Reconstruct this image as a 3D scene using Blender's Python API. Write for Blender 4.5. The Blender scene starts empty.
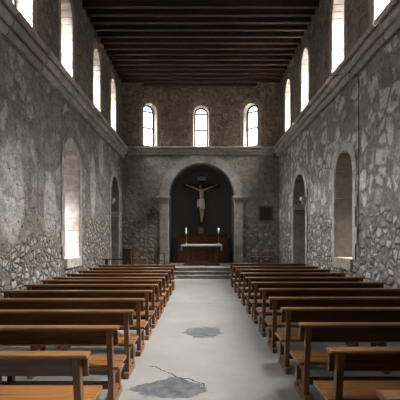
import bpy, bmesh, math, random
from mathutils import Vector, Matrix
random.seed(7)
PI = math.pi
S = bpy.context.scene
COL = S.collection

# ------------------------------------------------------------------ node helpers
class NT:
    def __init__(s, nt): s.nt = nt; s.n = nt.nodes; s.l = nt.links
    def new(s, t, **kw):
        x = s.n.new(t)
        for k, v in kw.items(): setattr(x, k, v)
        return x
    def link(s, a, b): s.l.new(a, b)
    def val(s, sock, v):
        if isinstance(v, (int, float)): sock.default_value = v
        elif isinstance(v, (tuple, list)): sock.default_value = tuple(v) + ((1,) if len(v) == 3 and sock.type == 'RGBA' else ())
        else: s.link(v, sock)
    def math(s, op, a, b=0.0, c=None, clamp=False):
        m = s.new('ShaderNodeMath', operation=op, use_clamp=clamp)
        s.val(m.inputs[0], a); s.val(m.inputs[1], b)
        if c is not None: s.val(m.inputs[2], c)
        return m.outputs[0]
    def mix(s, f, a, b, bt='MIX'):
        m = s.new('ShaderNodeMix', data_type='RGBA', blend_type=bt)
        s.val(m.inputs[0], f); s.val(m.inputs[6], a); s.val(m.inputs[7], b)
        return m.outputs[2]
    def step(s, x, lo, hi):
        m = s.new('ShaderNodeMapRange', interpolation_type='SMOOTHSTEP')
        s.val(m.inputs[0], x); m.inputs[1].default_value = lo; m.inputs[2].default_value = hi
        return m.outputs[0]
    def noise(s, co, sc, det=4, rough=.55, dist=0):
        m = s.new('ShaderNodeTexNoise'); s.link(co, m.inputs['Vector'])
        m.inputs['Scale'].default_value = sc; m.inputs['Detail'].default_value = det
        m.inputs['Roughness'].default_value = rough; m.inputs['Distortion'].default_value = dist
        return m
    def vor(s, co, sc, feat='F1', rnd=1):
        m = s.new('ShaderNodeTexVoronoi', feature=feat); s.link(co, m.inputs['Vector'])
        m.inputs['Scale'].default_value = sc; m.inputs['Randomness'].default_value = rnd
        return m
    def ramp(s, f, stops):
        m = s.new('ShaderNodeValToRGB'); s.val(m.inputs[0], f)
        cr = m.color_ramp
        while len(cr.elements) < len(stops): cr.elements.new(.5)
        for e, (p, c) in zip(cr.elements, stops): e.position = p; e.color = tuple(c) + (1,)
        return m.outputs[0]
    def mapping(s, co, scale=(1, 1, 1), loc=(0, 0, 0)):
        m = s.new('ShaderNodeMapping'); s.link(co, m.inputs[0])
        m.inputs['Scale'].default_value = scale; m.inputs['Location'].default_value = loc
        return m.outputs[0]

def newmat(name):
    m = bpy.data.materials.new(name); m.use_nodes = True
    t = NT(m.node_tree)
    b = next(n for n in t.n if n.type == 'BSDF_PRINCIPLED')
    return m, t, b

def plain(name, col, rough=.6, metal=0, var=.15, sc=14, bump=.15):
    m, t, b = newmat(name)
    co = t.new('ShaderNodeTexCoord').outputs['Object']
    n = t.noise(co, sc)
    c2 = tuple(min(1, c*(1+var)) for c in col); c1 = tuple(c*(1-var) for c in col)
    t.link(t.mix(n.outputs[0], c1, c2), b.inputs['Base Color'])
    b.inputs['Roughness'].default_value = rough; b.inputs['Metallic'].default_value = metal
    bp = t.new('ShaderNodeBump'); bp.inputs['Strength'].default_value = bump; bp.inputs['Distance'].default_value = .01
    t.link(n.outputs[0], bp.inputs['Height']); t.link(bp.outputs[0], b.inputs['Normal'])
    return m

def wood(name, dark, light, rough=.35, axis=0, gs=1.0, spec=.5):
    m, t, b = newmat(name)
    co = t.new('ShaderNodeTexCoord').outputs['Object']
    info = t.new('ShaderNodeObjectInfo')
    add = t.new('ShaderNodeVectorMath', operation='ADD'); t.link(co, add.inputs[0])
    sc_ = t.new('ShaderNodeVectorMath', operation='SCALE'); t.link(info.outputs['Location'], sc_.inputs[0]); sc_.inputs['Scale'].default_value = 1.7
    t.link(sc_.outputs[0], add.inputs[1])
    s = [14*gs, 14*gs, 14*gs]; s[axis] = .9*gs
    mp = t.mapping(add.outputs[0], tuple(s))
    n = t.noise(mp, 1.6, 5, .6, .6)
    n2 = t.noise(t.mapping(add.outputs[0], tuple(x*4 for x in s)), 1.5, 3)
    f = t.math('MULTIPLY_ADD', n2.outputs[0], .35, t.math('MULTIPLY', n.outputs[0], .65))
    t.link(t.ramp(f, [(.32, dark), (.62, light)]), b.inputs['Base Color'])
    b.inputs['Roughness'].default_value = rough
    b.inputs['Specular IOR Level'].default_value = spec
    bp = t.new('ShaderNodeBump'); bp.inputs['Strength'].default_value = .12; bp.inputs['Distance'].default_value = .005
    t.link(n2.outputs[0], bp.inputs['Height']); t.link(bp.outputs[0], b.inputs['Normal'])
    return m

def stone(name, plaster, mortar, stones, s_big=2.2, s_small=4.6, z_rub=1.9, pale=(.5, .5, .49), pale_thr=.6,
          cover=.5, patches=(), speck=.6, red=True, slope=0, bump=1.0):
    """rubble masonry partly covered by old render; patches: (y, z, ry, rz) of pale plaster"""
    m, t, b = newmat(name)
    geo = t.new('ShaderNodeNewGeometry')
    co = geo.outputs['Position']
    nz = t.noise(co, 1.7, 3)
    dv = t.new('ShaderNodeVectorMath', operation='SCALE'); t.link(nz.outputs['Color'], dv.inputs[0]); dv.inputs['Scale'].default_value = .28
    nz2 = t.noise(co, 9, 3)
    dv2 = t.new('ShaderNodeVectorMath', operation='SCALE'); t.link(nz2.outputs['Color'], dv2.inputs[0]); dv2.inputs['Scale'].default_value = .07
    a1 = t.new('ShaderNodeVectorMath', operation='ADD'); t.link(co, a1.inputs[0]); t.link(dv.outputs[0], a1.inputs[1])
    a2 = t.new('ShaderNodeVectorMath', operation='ADD'); t.link(a1.outputs[0], a2.inputs[0]); t.link(dv2.outputs[0], a2.inputs[1])
    p = a2.outputs[0]
    sep = t.new('ShaderNodeSeparateXYZ'); t.link(co, sep.inputs[0])
    Y, Z = sep.outputs[1], sep.outputs[2]
    vb = t.vor(p, s_big); vbe = t.vor(p, s_big, 'DISTANCE_TO_EDGE')
    ps = t.mapping(p, (1, 1, 1.35)); vs = t.vor(ps, s_small, rnd=.95); vse = t.vor(ps, s_small, 'DISTANCE_TO_EDGE', .95)
    sepb = t.new('ShaderNodeSeparateColor'); t.link(vb.outputs['Color'], sepb.inputs[0])
    seps = t.new('ShaderNodeSeparateColor'); t.link(vs.outputs['Color'], seps.inputs[0])
    # rubble zone near the ground, ragged upper edge
    n_low = t.noise(co, .8, 4)
    zz = t.math('ADD', Z, t.math('MULTIPLY', n_low.outputs[0], -1.4))
    if slope: zz = t.math('SUBTRACT', zz, t.math('MULTIPLY', t.math('SUBTRACT', Y, 8), slope))
    rub = t.math('SUBTRACT', 1, t.step(zz, z_rub-1.0, z_rub-.5))
    stops = [(i/(len(stones)-1)*.9, c) for i, c in enumerate(stones)]
    sc = t.ramp(seps.outputs[0], stops)
    sc_b = t.ramp(sepb.outputs[0], stops)
    if red:
        isred = t.math('GREATER_THAN', seps.outputs[1], .9)
        sc = t.mix(t.math('MULTIPLY', isred, .7), sc, (.30, .19, .145))
    mid0 = t.noise(co, 11, 5, .7)
    edge_s = t.step(t.math('MULTIPLY_ADD', mid0.outputs[0], -.10, vse.outputs['Distance']), -.03, .09)
    rnd_ = t.math('SUBTRACT', 1, t.step(t.math('MULTIPLY_ADD', mid0.outputs[0], .3, vs.outputs['Distance']), .68, .86))
    edge_s = t.math('MULTIPLY', edge_s, rnd_)
    edge_b = t.step(vbe.outputs['Distance'], .04, .14)
    fine = t.noise(co, 22, 6, .7)
    mid = t.noise(co, 4.5, 5, .65)
    rubcol = t.mix(edge_s, mortar, sc)
    # covered zone: plaster with stones peeping through
    ispale = t.math('MULTIPLY', t.math('GREATER_THAN', sepb.outputs[1], pale_thr), edge_b)
    ispale = t.math('MULTIPLY', ispale, t.step(mid.outputs[0], .36, .5))
    some = t.math('MULTIPLY', t.math('GREATER_THAN', sepb.outputs[2], cover), edge_b)
    cov = t.mix(t.step(n_low.outputs[0], .35, .65), tuple(c*.86 for c in plaster), tuple(min(1, c*1.12) for c in plaster))
    cov = t.mix(t.math('MULTIPLY', some, .55), cov, sc_b)
    cov = t.mix(t.math('MULTIPLY', ispale, .75), cov, pale)
    for (py, pz, ry, rz) in patches:
        dy = t.math('DIVIDE', t.math('SUBTRACT', Y, py), ry); dz = t.math('DIVIDE', t.math('SUBTRACT', Z, pz), rz)
        d = t.math('ADD', t.math('MULTIPLY', dy, dy), t.math('MULTIPLY', dz, dz))
        d = t.math('ADD', d, t.math('MULTIPLY', t.math('SUBTRACT', mid.outputs[0], .5), 1.6))
        cov = t.mix(t.math('MULTIPLY', t.math('SUBTRACT', 1, t.step(d, .8, 1.15)), .85), cov, tuple(c*1.15 for c in pale))
    col = t.mix(rub, cov, rubcol)
    # pits and stains
    pv = t.vor(t.mapping(p, (.6, .6, 2.3)), 7.5)
    seppv = t.new('ShaderNodeSeparateColor'); t.link(pv.outputs['Color'], seppv.inputs[0])
    pit = t.math('MULTIPLY', t.math('SUBTRACT', 1, t.step(pv.outputs['Distance'], .15, .30)), t.math('GREATER_THAN', seppv.outputs[0], speck))
    col = t.mix(t.math('MULTIPLY', pit, .85), col, tuple(c*.22 for c in mortar))
    col = t.mix(1.0, col, t.ramp(fine.outputs[0], [(.32, (.58, .57, .555)), (.64, (1.28, 1.275, 1.27))]), 'MULTIPLY')
    col = t.mix(1.0, col, t.ramp(mid.outputs[0], [(.32, (.66, .645, .63)), (.66, (1.18, 1.18, 1.18))]), 'MULTIPLY')
    t.link(col, b.inputs['Base Color'])
    b.inputs['Roughness'].default_value = .9
    b.inputs['Specular IOR Level'].default_value = .25
    hr = t.math('MULTIPLY', t.math('MULTIPLY', t.math('MULTIPLY', t.step(vse.outputs['Distance'], .0, .2), t.math('SUBTRACT', 1, t.step(vs.outputs['Distance'], .3, .8))), rub), 1.1)
    hb = t.math('MULTIPLY', t.math('MULTIPLY', t.step(vbe.outputs['Distance'], .0, .18), t.math('SUBTRACT', 1, rub)), .45)
    h = t.math('ADD', hr, hb)
    h = t.math('MULTIPLY_ADD', mid.outputs[0], .5, h)
    h = t.math('MULTIPLY_ADD', fine.outputs[0], .25, h)
    h = t.math('MULTIPLY_ADD', pit, -.6, h)
    bp = t.new('ShaderNodeBump'); bp.inputs['Strength'].default_value = bump; bp.inputs['Distance'].default_value = .075
    t.link(h, bp.inputs['Height']); t.link(bp.outputs[0], b.inputs['Normal'])
    return m

def ashlar(name, c1, c2, pitted=.5):
    m, t, b = newmat(name)
    geo = t.new('ShaderNodeNewGeometry'); co = geo.outputs['Position']
    f = t.noise(co, 26, 6, .7); n = t.noise(co, 5, 4)
    base = t.mix(geo.outputs['Random Per Island'], c1, c2)
    base = t.mix(1, base, t.ramp(n.outputs[0], [(.3, (.72, .7, .68)), (.65, (1.1, 1.1, 1.1))]), 'MULTIPLY')
    pit = t.math('SUBTRACT', 1, t.step(f.outputs[0], .3, .4))
    base = t.mix(t.math('MULTIPLY', pit, pitted), base, tuple(c*.3 for c in c1))
    t.link(base, b.inputs['Base Color']); b.inputs['Roughness'].default_value = .9
    b.inputs['Specular IOR Level'].default_value = .25
    bp = t.new('ShaderNodeBump'); bp.inputs['Strength'].default_value = .5; bp.inputs['Distance'].default_value = .02
    t.link(f.outputs[0], bp.inputs['Height']); t.link(bp.outputs[0], b.inputs['Normal'])
    return m

# ------------------------------------------------------------------ materials
G = lambda v, w=0: (v*(1+w), v, v*(1-w))
M = {}
M['wall_left'] = stone('left_rubble_wall', (.31, .278, .248), (.27, .24, .21),
    [(.26, .235, .205), (.38, .35, .315), (.48, .455, .42), (.58, .55, .51)], s_big=2.1, z_rub=1.55, slope=.13, pale=(.52, .50, .475), pale_thr=.86, cover=.75,
    patches=[(10.45, 2.5, .42, .95), (8.3, 2.7, .6, 1.1), (14.6, 3.6, .35, 1.2), (8.67, 3.7, .13, .16), (9.35, 3.85, .12, .2), (15.8, 4.9, .4, .7)], speck=.5)
M['wall_right'] = stone('right_rubble_wall', (.29, .268, .248), (.235, .215, .196),
    [(.24, .225, .21), (.34, .325, .308), (.43, .418, .403), (.52, .51, .50)], s_big=2.0, s_small=3.9, z_rub=2.5, pale=(.66, .655, .64), pale_thr=.5, cover=.5, speck=.8)
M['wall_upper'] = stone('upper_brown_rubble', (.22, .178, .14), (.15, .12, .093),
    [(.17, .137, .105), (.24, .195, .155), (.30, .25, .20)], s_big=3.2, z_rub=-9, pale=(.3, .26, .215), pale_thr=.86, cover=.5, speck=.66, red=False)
M['wall_front'] = stone('altar_end_wall_stone', (.285, .255, .223), (.20, .176, .152),
    [(.19, .17, .15), (.26, .24, .213), (.34, .312, .28)], s_big=2.4, s_small=3.7, z_rub=2.7, bump=.6, pale=(.33, .30, .27), pale_thr=.8, cover=.6, speck=.8, red=False)
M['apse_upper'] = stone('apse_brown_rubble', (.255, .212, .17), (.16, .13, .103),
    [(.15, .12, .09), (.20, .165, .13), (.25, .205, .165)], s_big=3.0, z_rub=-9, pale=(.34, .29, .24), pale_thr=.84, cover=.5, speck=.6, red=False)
M['ashlar'] = ashlar('pale_dressed_stone', (.44, .41, .375), (.56, .53, .49))
M['ashlar_r'] = ashlar('grey_dressed_stone', (.40, .378, .352), (.51, .487, .46))
M['ashlar_f'] = ashlar('altar_end_dressed_stone', (.30, .277, .25), (.40, .372, .338))
M['ashlar_b'] = ashlar('brown_dressed_stone', (.29, .245, .195), (.38, .33, .27), .4)
M['jamb_l'] = ashlar('skylit_niche_stone', (.52, .47, .42), (.70, .66, .61), .6)  # left niche lining whitened: sky light on the jambs put into the colour
M['jamb_d'] = ashlar('dark_doorway_stone', (.23, .218, .198), (.31, .295, .268), .5)
M['jamb_r'] = ashlar('tan_niche_stone', (.27, .228, .18), (.37, .32, .26), .8)
M['jamb'] = ashlar('pale_window_jamb_stone', (.40, .36, .31), (.56, .52, .47), .6)
M['cornice'] = ashlar('cornice_stone', (.36, .325, .29), (.50, .46, .42), .6)
M['niche_plaster'] = plain('dark_green_grey_plaster', (.085, .084, .072), .85, var=.18, sc=2.2, bump=.2)
M['chapel'] = plain('side_chapel_plaster', (.20, .19, .175), .9, var=.2, sc=2)
M['sanct'] = ashlar('worn_step_stone', (.155, .143, .128), (.21, .195, .176), .3)
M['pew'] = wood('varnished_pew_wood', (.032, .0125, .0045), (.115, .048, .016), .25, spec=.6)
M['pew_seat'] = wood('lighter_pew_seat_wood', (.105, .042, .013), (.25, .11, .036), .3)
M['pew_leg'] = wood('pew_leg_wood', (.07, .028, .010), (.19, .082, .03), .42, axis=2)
M['pew_rail'] = wood('toplit_pew_rail_wood', (.07, .028, .009), (.21, .09, .029), .3)  # same wood as the back board, lightened to paint in light from above
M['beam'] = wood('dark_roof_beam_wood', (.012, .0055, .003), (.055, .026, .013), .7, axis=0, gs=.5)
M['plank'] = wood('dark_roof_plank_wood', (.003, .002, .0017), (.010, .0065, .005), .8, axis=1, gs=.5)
M['altar_wood'] = wood('dark_altar_wood', (.026, .009, .003), (.085, .032, .010), .6, axis=0, spec=.25)
M['altar_wood_v'] = wood('dark_altar_panel_wood', (.036, .013, .0045), (.12, .046, .015), .6, axis=2, spec=.25)
M['black_wood'] = wood('near_black_wood', (.006, .005, .004), (.016, .012, .01), .55, axis=2)
M['cross_wood'] = wood('black_cross_wood', (.006, .004, .003), (.02, .012, .009), .55, axis=2)
M['cloth'] = plain('white_altar_cloth', (.62, .62, .64), .85, var=.05, sc=30)
M['lace'] = plain('lace_edge', (.45, .45, .47), .9, var=.2, sc=60)
M['wax'] = plain('white_candle_wax', (.80, .78, .72), .5, var=.04)
M['brass'] = plain('dull_brass', (.33, .22, .12), .35, .9, var=.2)
M['skin'] = plain('painted_flesh', (.68, .41, .28), .5, var=.12, sc=9)
M['hair'] = plain('dark_brown_hair', (.03, .018, .012), .7)
M['loin'] = plain('off_white_loincloth', (.82, .79, .75), .8, var=.1)
M['plate'] = plain('pale_title_board', (.50, .50, .47), .7)
M['ink'] = plain('black_lettering', (.02, .02, .02), .7)
M['iron'] = plain('dark_window_iron', (.045, .042, .04), .55, .3)
M['black'] = plain('black_plastic', (.008, .008, .009), .5)
M['chair_wood'] = wood('honey_chair_wood', (.16, .075, .03), (.34, .17, .075), .45, axis=0)
M['red_wood'] = wood('reddish_chair_wood', (.05, .016, .01), (.12, .04, .025), .45, axis=2)
M['rush'] = plain('pale_brown_padding', (.36, .25, .19), .85, var=.2, sc=40)
M['fan_metal'] = plain('dark_fan_metal', (.022, .019, .016), .5, .3)
M['fan_blade'] = plain('grey_fan_blade', (.06, .052, .045), .5)
M['plaque'] = plain('dark_bronze_plaque', (.038, .03, .024), .55, .2, var=.3, sc=18)
M['plaque_f'] = plain('plaque_stone_frame', (.13, .112, .095), .85)
M['ceramic'] = plain('white_enamel', (.5, .48, .44), .4)

# glass
m, t, b = newmat('window_glass'); M['glass'] = m
tr = t.new('ShaderNodeBsdfTransparent'); tr.inputs[0].default_value = (.93, .95, .97, 1)
gl = t.new('ShaderNodeBsdfGlossy'); gl.inputs['Roughness'].default_value = .05
mx = t.new('ShaderNodeMixShader'); mx.inputs[0].default_value = .06
t.link(tr.outputs[0], mx.inputs[1]); t.link(gl.outputs[0], mx.inputs[2])
t.link(mx.outputs[0], next(n for n in t.n if n.type == 'OUTPUT_MATERIAL').inputs[0])

# floor
m, t, b = newmat('worn_concrete_floor'); M['floor'] = m
co = t.new('ShaderNodeNewGeometry').outputs['Position']
n1 = t.noise(co, .55, 5, .6); n2 = t.noise(co, 3.2, 6, .65); n3 = t.noise(co, 40, 4, .6)
base = t.ramp(n1.outputs[0], [(.3, (.20, .191, .178)), (.68, (.295, .282, .265))])
base = t.mix(1, base, t.ramp(n2.outputs[0], [(.3, (.84, .84, .85)), (.62, (1.04, 1.04, 1.03))]), 'MULTIPLY')
base = t.mix(1, base, t.ramp(n3.outputs[0], [(.3, (.93, .93, .93)), (.6, (1.02, 1.02, 1.02))]), 'MULTIPLY')
sep = t.new('ShaderNodeSeparateXYZ'); t.link(co, sep.inputs[0])
for (px, py, rx, ry, k) in ((.05, 7.35, .36, .46, .95), (-.36, 4.62, .40, .34, .95), (-.05, 11.5, .3, .5, .25)):
    dx = t.math('DIVIDE', t.math('SUBTRACT', sep.outputs[0], px), rx); dy = t.math('DIVIDE', t.math('SUBTRACT', sep.outputs[1], py), ry)
    d = t.math('ADD', t.math('MULTIPLY', dx, dx), t.math('MULTIPLY', dy, dy))
    d = t.math('ADD', d, t.math('MULTIPLY', t.math('SUBTRACT', n2.outputs[0], .5), 3.2))
    inner = t.ramp(t.noise(co, 7, 6, .7).outputs[0], [(.38, (.028, .031, .037)), (.62, (.10, .106, .116))])
    base = t.mix(t.math('MULTIPLY', t.math('SUBTRACT', 1, t.step(d, .75, 1.05)), k), base, inner)
t.link(base, b.inputs['Base Color'])
t.link(t.ramp(n2.outputs[0], [(.3, (.42,)*3), (.7, (.6,)*3)]), b.inputs['Roughness'])
bp = t.new('ShaderNodeBump'); bp.inputs['Strength'].default_value = .25; bp.inputs['Distance'].default_value = .01
t.link(n2.outputs[0], bp.inputs['Height']); t.link(bp.outputs[0], b.inputs['Normal'])

# ------------------------------------------------------------------ mesh helpers
def box(bm, x0, x1, y0, y1, z0, z1, bev=0):
    r = bmesh.ops.create_cube(bm, size=1)
    for v in r['verts']:
        v.co = Vector(((x0+x1)/2 + v.co.x*(x1-x0), (y0+y1)/2 + v.co.y*(y1-y0), (z0+z1)/2 + v.co.z*(z1-z0)))
    if bev:
        es = list({e for v in r['verts'] for e in v.link_edges})
        bmesh.ops.bevel(bm, geom=es, offset=bev, segments=2, affect='EDGES', profile=.6)
def hexa(bm, a, b_):
    """prism between two matching loops of points"""
    va = [bm.verts.new(p) for p in a]; vb = [bm.verts.new(p) for p in b_]
    n = len(a)
    bm.faces.new(va[::-1]); bm.faces.new(vb)
    for i in range(n): bm.faces.new((va[i], va[(i+1) % n], vb[(i+1) % n], vb[i]))
def tube(bm, pts, r, seg=8, cap=True):
    pts = [Vector(p) for p in pts]; rings = []
    rr = r if isinstance(r, (list, tuple)) else [r]*len(pts)
    for i, p in enumerate(pts):
        d = (pts[min(i+1, len(pts)-1)] - pts[max(i-1, 0)]).normalized()
        u = d.orthogonal().normalized() if i == 0 else (u - d*u.dot(d)).normalized()
        w = d.cross(u)
        rings.append([bm.verts.new(p + (u*math.cos(a)+w*math.sin(a))*rr[i]) for a in [2*PI*k/seg for k in range(seg)]])
    for a, b_ in zip(rings, rings[1:]):
        for k in range(seg): bm.faces.new((a[k], a[(k+1) % seg], b_[(k+1) % seg], b_[k]))
    if cap: bm.faces.new(rings[0][::-1]); bm.faces.new(rings[-1])
def lathe(bm, prof, cx=0, cy=0, seg=20, z0=0):
    rings = []
    for r, z in prof:
        rings.append([bm.verts.new((cx+math.cos(2*PI*k/seg)*r, cy+math.sin(2*PI*k/seg)*r, z0+z)) for k in range(seg)])
    for a, b_ in zip(rings, rings[1:]):
        for k in range(seg): bm.faces.new((a[k], a[(k+1) % seg], b_[(k+1) % seg], b_[k]))
    bm.faces.new(rings[0][::-1]); bm.faces.new(rings[-1])
def obj(name, bm, mat, parent=None, smooth=False):
    bmesh.ops.recalc_face_normals(bm, faces=bm.faces)
    me = bpy.data.meshes.new(name); bm.to_mesh(me); bm.free()
    o = bpy.data.objects.new(name, me); COL.objects.link(o)
    me.materials.append(M[mat] if isinstance(mat, str) else mat)
    if smooth:
        for p in me.polygons: p.use_smooth = True
    if parent is not None:
        o.parent = parent
    return o
def B(): return bmesh.new()
def struct(o): o['kind'] = 'structure'; return o
def tag(o, label, cat, group=None):
    o['label'] = label; o['category'] = cat
    if group: o['group'] = group
    return o
def thing(name, label, cat, loc, rz=0, group=None):
    o = bpy.data.objects.new(name, None); COL.objects.link(o); o.empty_display_size = .1
    o.location = loc; o.rotation_euler = (0, 0, rz)
    return tag(o, label, cat, group)
def dup(root, loc, rz, label, group=None):
    r = root.copy(); COL.objects.link(r); r.location = loc; r.rotation_euler = (0, 0, rz); r['label'] = label
    if group: r['group'] = group
    for ch in list(root.children):
        c = ch.copy(); COL.objects.link(c); c.parent = r
        for g in list(ch.children):
            d = g.copy(); COL.objects.link(d); d.parent = c
    return r
def boolean(o, cutters):
    for c in cutters:
        md = o.modifiers.new('cut', 'BOOLEAN'); md.operation = 'DIFFERENCE'; md.object = c; md.solver = 'EXACT'
    dg = bpy.context.evaluated_depsgraph_get(); dg.update()
    me = bpy.data.meshes.new_from_object(o.evaluated_get(dg))
    o.modifiers.clear(); o.data = me
    for c in cutters: bpy.data.objects.remove(c)

def arch_profile(hw, z0, zs, n=14, rise=None):
    """points (u, z) anticlockwise from lower left; rise = apex height above the springing"""
    rise = rise or hw
    pts = [(-hw, z0), (hw, z0)]
    for k in range(n+1):
        a = PI*k/n; pts.append((hw*math.cos(a), zs + rise*math.sin(a)))
    return pts
def cutter(o, u, n, hw, z0, zs, rise, d0=-.1, d1=2, hw2=None):
    """o: point on the wall face; u: along the wall; n: out through the wall"""
    hw2 = hw2 or hw; bm = B(); o = Vector(o); u = Vector(u); n = Vector(n)
    A = [o + u*p[0] + n*d0 + Vector((0, 0, p[1])) for p in arch_profile(hw, z0, zs, rise=rise)]
    Bq = [o + u*p[0] + n*d1 + Vector((0, 0, p[1])) for p in arch_profile(hw2, z0, zs, rise=rise*hw2/hw)]
    hexa(bm, A, Bq)
    return obj('cutter', bm, 'iron')
def surround(name, o, u, n, hw, z0, zs, rise, depth, mat, t_ring=.28, hw2=None, nv=11, proj=.03, legs=True, sill=None, even=False, course=.38, seed=1):
    """dressed stone surround: voussoirs and jamb blocks that also line the reveal"""
    rnd = random.Random(seed); hw2 = hw2 or hw; bm = B(); o = Vector(o); u = Vector(u); n = Vector(n); gap = .006
    def P(uu, zz, d): return o + u*uu + n*d + Vector((0, 0, zz))
    k2 = hw2/hw
    for i in range(nv):
        a0 = PI*i/nv + gap/hw; a1 = PI*(i+1)/nv - gap/hw; tr = t_ring*rnd.uniform(.92, 1.08)
        pj = proj*rnd.uniform(.7, 1.3)
        angs = [a0, (a0+a1)/2, a1]
        fr = [P(math.cos(a)*hw, zs+math.sin(a)*rise, -pj) for a in angs] + [P(math.cos(a)*(hw+tr), zs+math.sin(a)*(rise+tr), -pj) for a in angs[::-1]]
        bk = [P(math.cos(a)*hw2, zs+math.sin(a)*rise*k2, depth) for a in angs] + [P(math.cos(a)*(hw2+.12), zs+math.sin(a)*(rise*k2+.12), depth) for a in angs[::-1]]
        hexa(bm, fr, bk)
    if legs:
        for s in (-1, 1):
            z = z0; i = 0
            while z < zs - .02:
                h = min(course*rnd.uniform(.8, 1.2), zs - z)
                if zs - z - h < .15: h = zs - z
                wd = t_ring if even else t_ring*(1.0 if i % 2 else .72)*rnd.uniform(.9, 1.1); pj = proj*rnd.uniform(.7, 1.3)
                q = [(hw*s, z+gap), ((hw+wd)*s, z+gap), ((hw+wd)*s, z+h-gap), (hw*s, z+h-gap)]
                q2 = [(hw2*s, z+gap), ((hw2+.12)*s, z+gap), ((hw2+.12)*s, z+h-gap), (hw2*s, z+h-gap)]
                hexa(bm, [P(a, b_, -pj) for a, b_ in q], [P(a, b_, depth) for a, b_ in q2])
                z += h; i += 1
    if sill:
        sh, so = sill
        w = hw + t_ring*.8
        q = [(-w, z0-sh), (-.01, z0-sh), (-.01, z0), (-w, z0)]
        hexa(bm, [P(a, b_, -so) for a, b_ in q], [P(a*(hw2+.1)/w if a < -.1 else a, b_, depth) for a, b_ in q])
        q = [(.01, z0-sh), (w, z0-sh), (w, z0), (.01, z0)]
        hexa(bm, [P(a, b_, -so) for a, b_ in q], [P(a*(hw2+.1)/w if a > .1 else a, b_, depth) for a, b_ in q])
    return struct(obj(name, bm, mat))
def window(name, o, u, n, hw, z0, zs, rise, d, bars=(.45, .85)):
    """iron frame with cross bars and a pane, standing at depth d"""
    o = Vector(o); u = Vector(u); n = Vector(n)
    def P(uu, zz, dd): return o + u*uu + n*dd + Vector((0, 0, zz))
    bm = B(); f = .075
    prof = arch_profile(hw, z0, zs, 16, rise); inn = arch_profile(hw-f, z0+f, zs, 16, rise-f)
    N = len(prof)
    for i in range(N):
        j = (i+1) % N
        a = [P(*prof[i], d-.03), P(*prof[j], d-.03), P(*inn[j], d-.03), P(*inn[i], d-.03)]
        b_ = [P(*prof[i], d+.03), P(*prof[j], d+.03), P(*inn[j], d+.03), P(*inn[i], d+.03)]
        hexa(bm, a, b_)
    root = struct(obj(name, bm, 'iron'))
    top = zs + rise
    for fr in bars:
        z = z0 + (top-z0)*fr; w = hw-f*.6
        if z > zs: w = max(.05, math.sqrt(max(0, 1-((z-zs)/rise)**2))*hw - f*.6)
        bm = B()
        hexa(bm, [P(-w, z-.035, d-.022), P(w, z-.035, d-.022), P(w, z+.035, d-.022), P(-w, z+.035, d-.022)],
                 [P(-w, z-.035, d+.022), P(w, z-.035, d+.022), P(w, z+.035, d+.022), P(-w, z+.035, d+.022)])
        obj('crossbar', bm, 'iron', root)
    bm = B(); pr = arch_profile(hw-f*.5, z0+f*.5, zs, 16, rise-f*.5)
    hexa(bm, [P(*p, d-.004) for p in pr], [P(*p, d+.004) for p in pr])
    obj('pane', bm, 'glass', root)
    return root
def portal(o, n, w, h, z):
    L = bpy.data.lights.new('daylight', 'AREA'); L.shape = 'RECTANGLE'; L.size = w; L.size_y = h
    L.cycles.is_portal = True
    ob = bpy.data.objects.new('daylight', L); COL.objects.link(ob)
    ob.location = Vector((o[0], o[1], z))
    ob.rotation_euler = (-Vector(n)).to_track_quat('-Z', 'Y').to_euler()
    ob['kind'] = 'structure'

# ------------------------------------------------------------------ the building
W = 3.93; D = 20.0; ZC0, ZC1 = 5.80, 6.25; ZB = 9.40; YR = -7.0; TL = 1.1; TU = .50
bm = B(); box(bm, -W-TL, W+TL, YR-.6, D+2.4, -.3, 0); floor_o = struct(obj('floor', bm, 'floor'))
# crack in the floor
bm = B()
cr = [(150, 366), (156, 366.5), (163, 371), (170, 373), (176, 376.5), (184, 379), (189, 378.5), (196, 382), (203, 383.5), (205, 389)]
P2 = []
for (px, py) in cr:
    d = 1.73*400/(py-238); P2.append(Vector(((px-200.7)*d/400, d, .0015)))
fine_ = []
for a, b_ in zip(P2, P2[1:]):
    for k in range(4): fine_.append(a.lerp(b_, k/4) + Vector((random.uniform(-.008, .008), random.uniform(-.02, .02), 0)))
for k, (a, b_) in enumerate(zip(fine_, fine_[1:])):
    dd = (b_-a).normalized(); nn = Vector((-dd.y, dd.x, 0))*random.uniform(.006, .012)
    bm.faces.new([bm.verts.new(p) for p in (a-nn, b_+dd*.004-nn, b_+dd*.004+nn, a+nn)])
obj('crack', bm, 'ink', floor_o)

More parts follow.
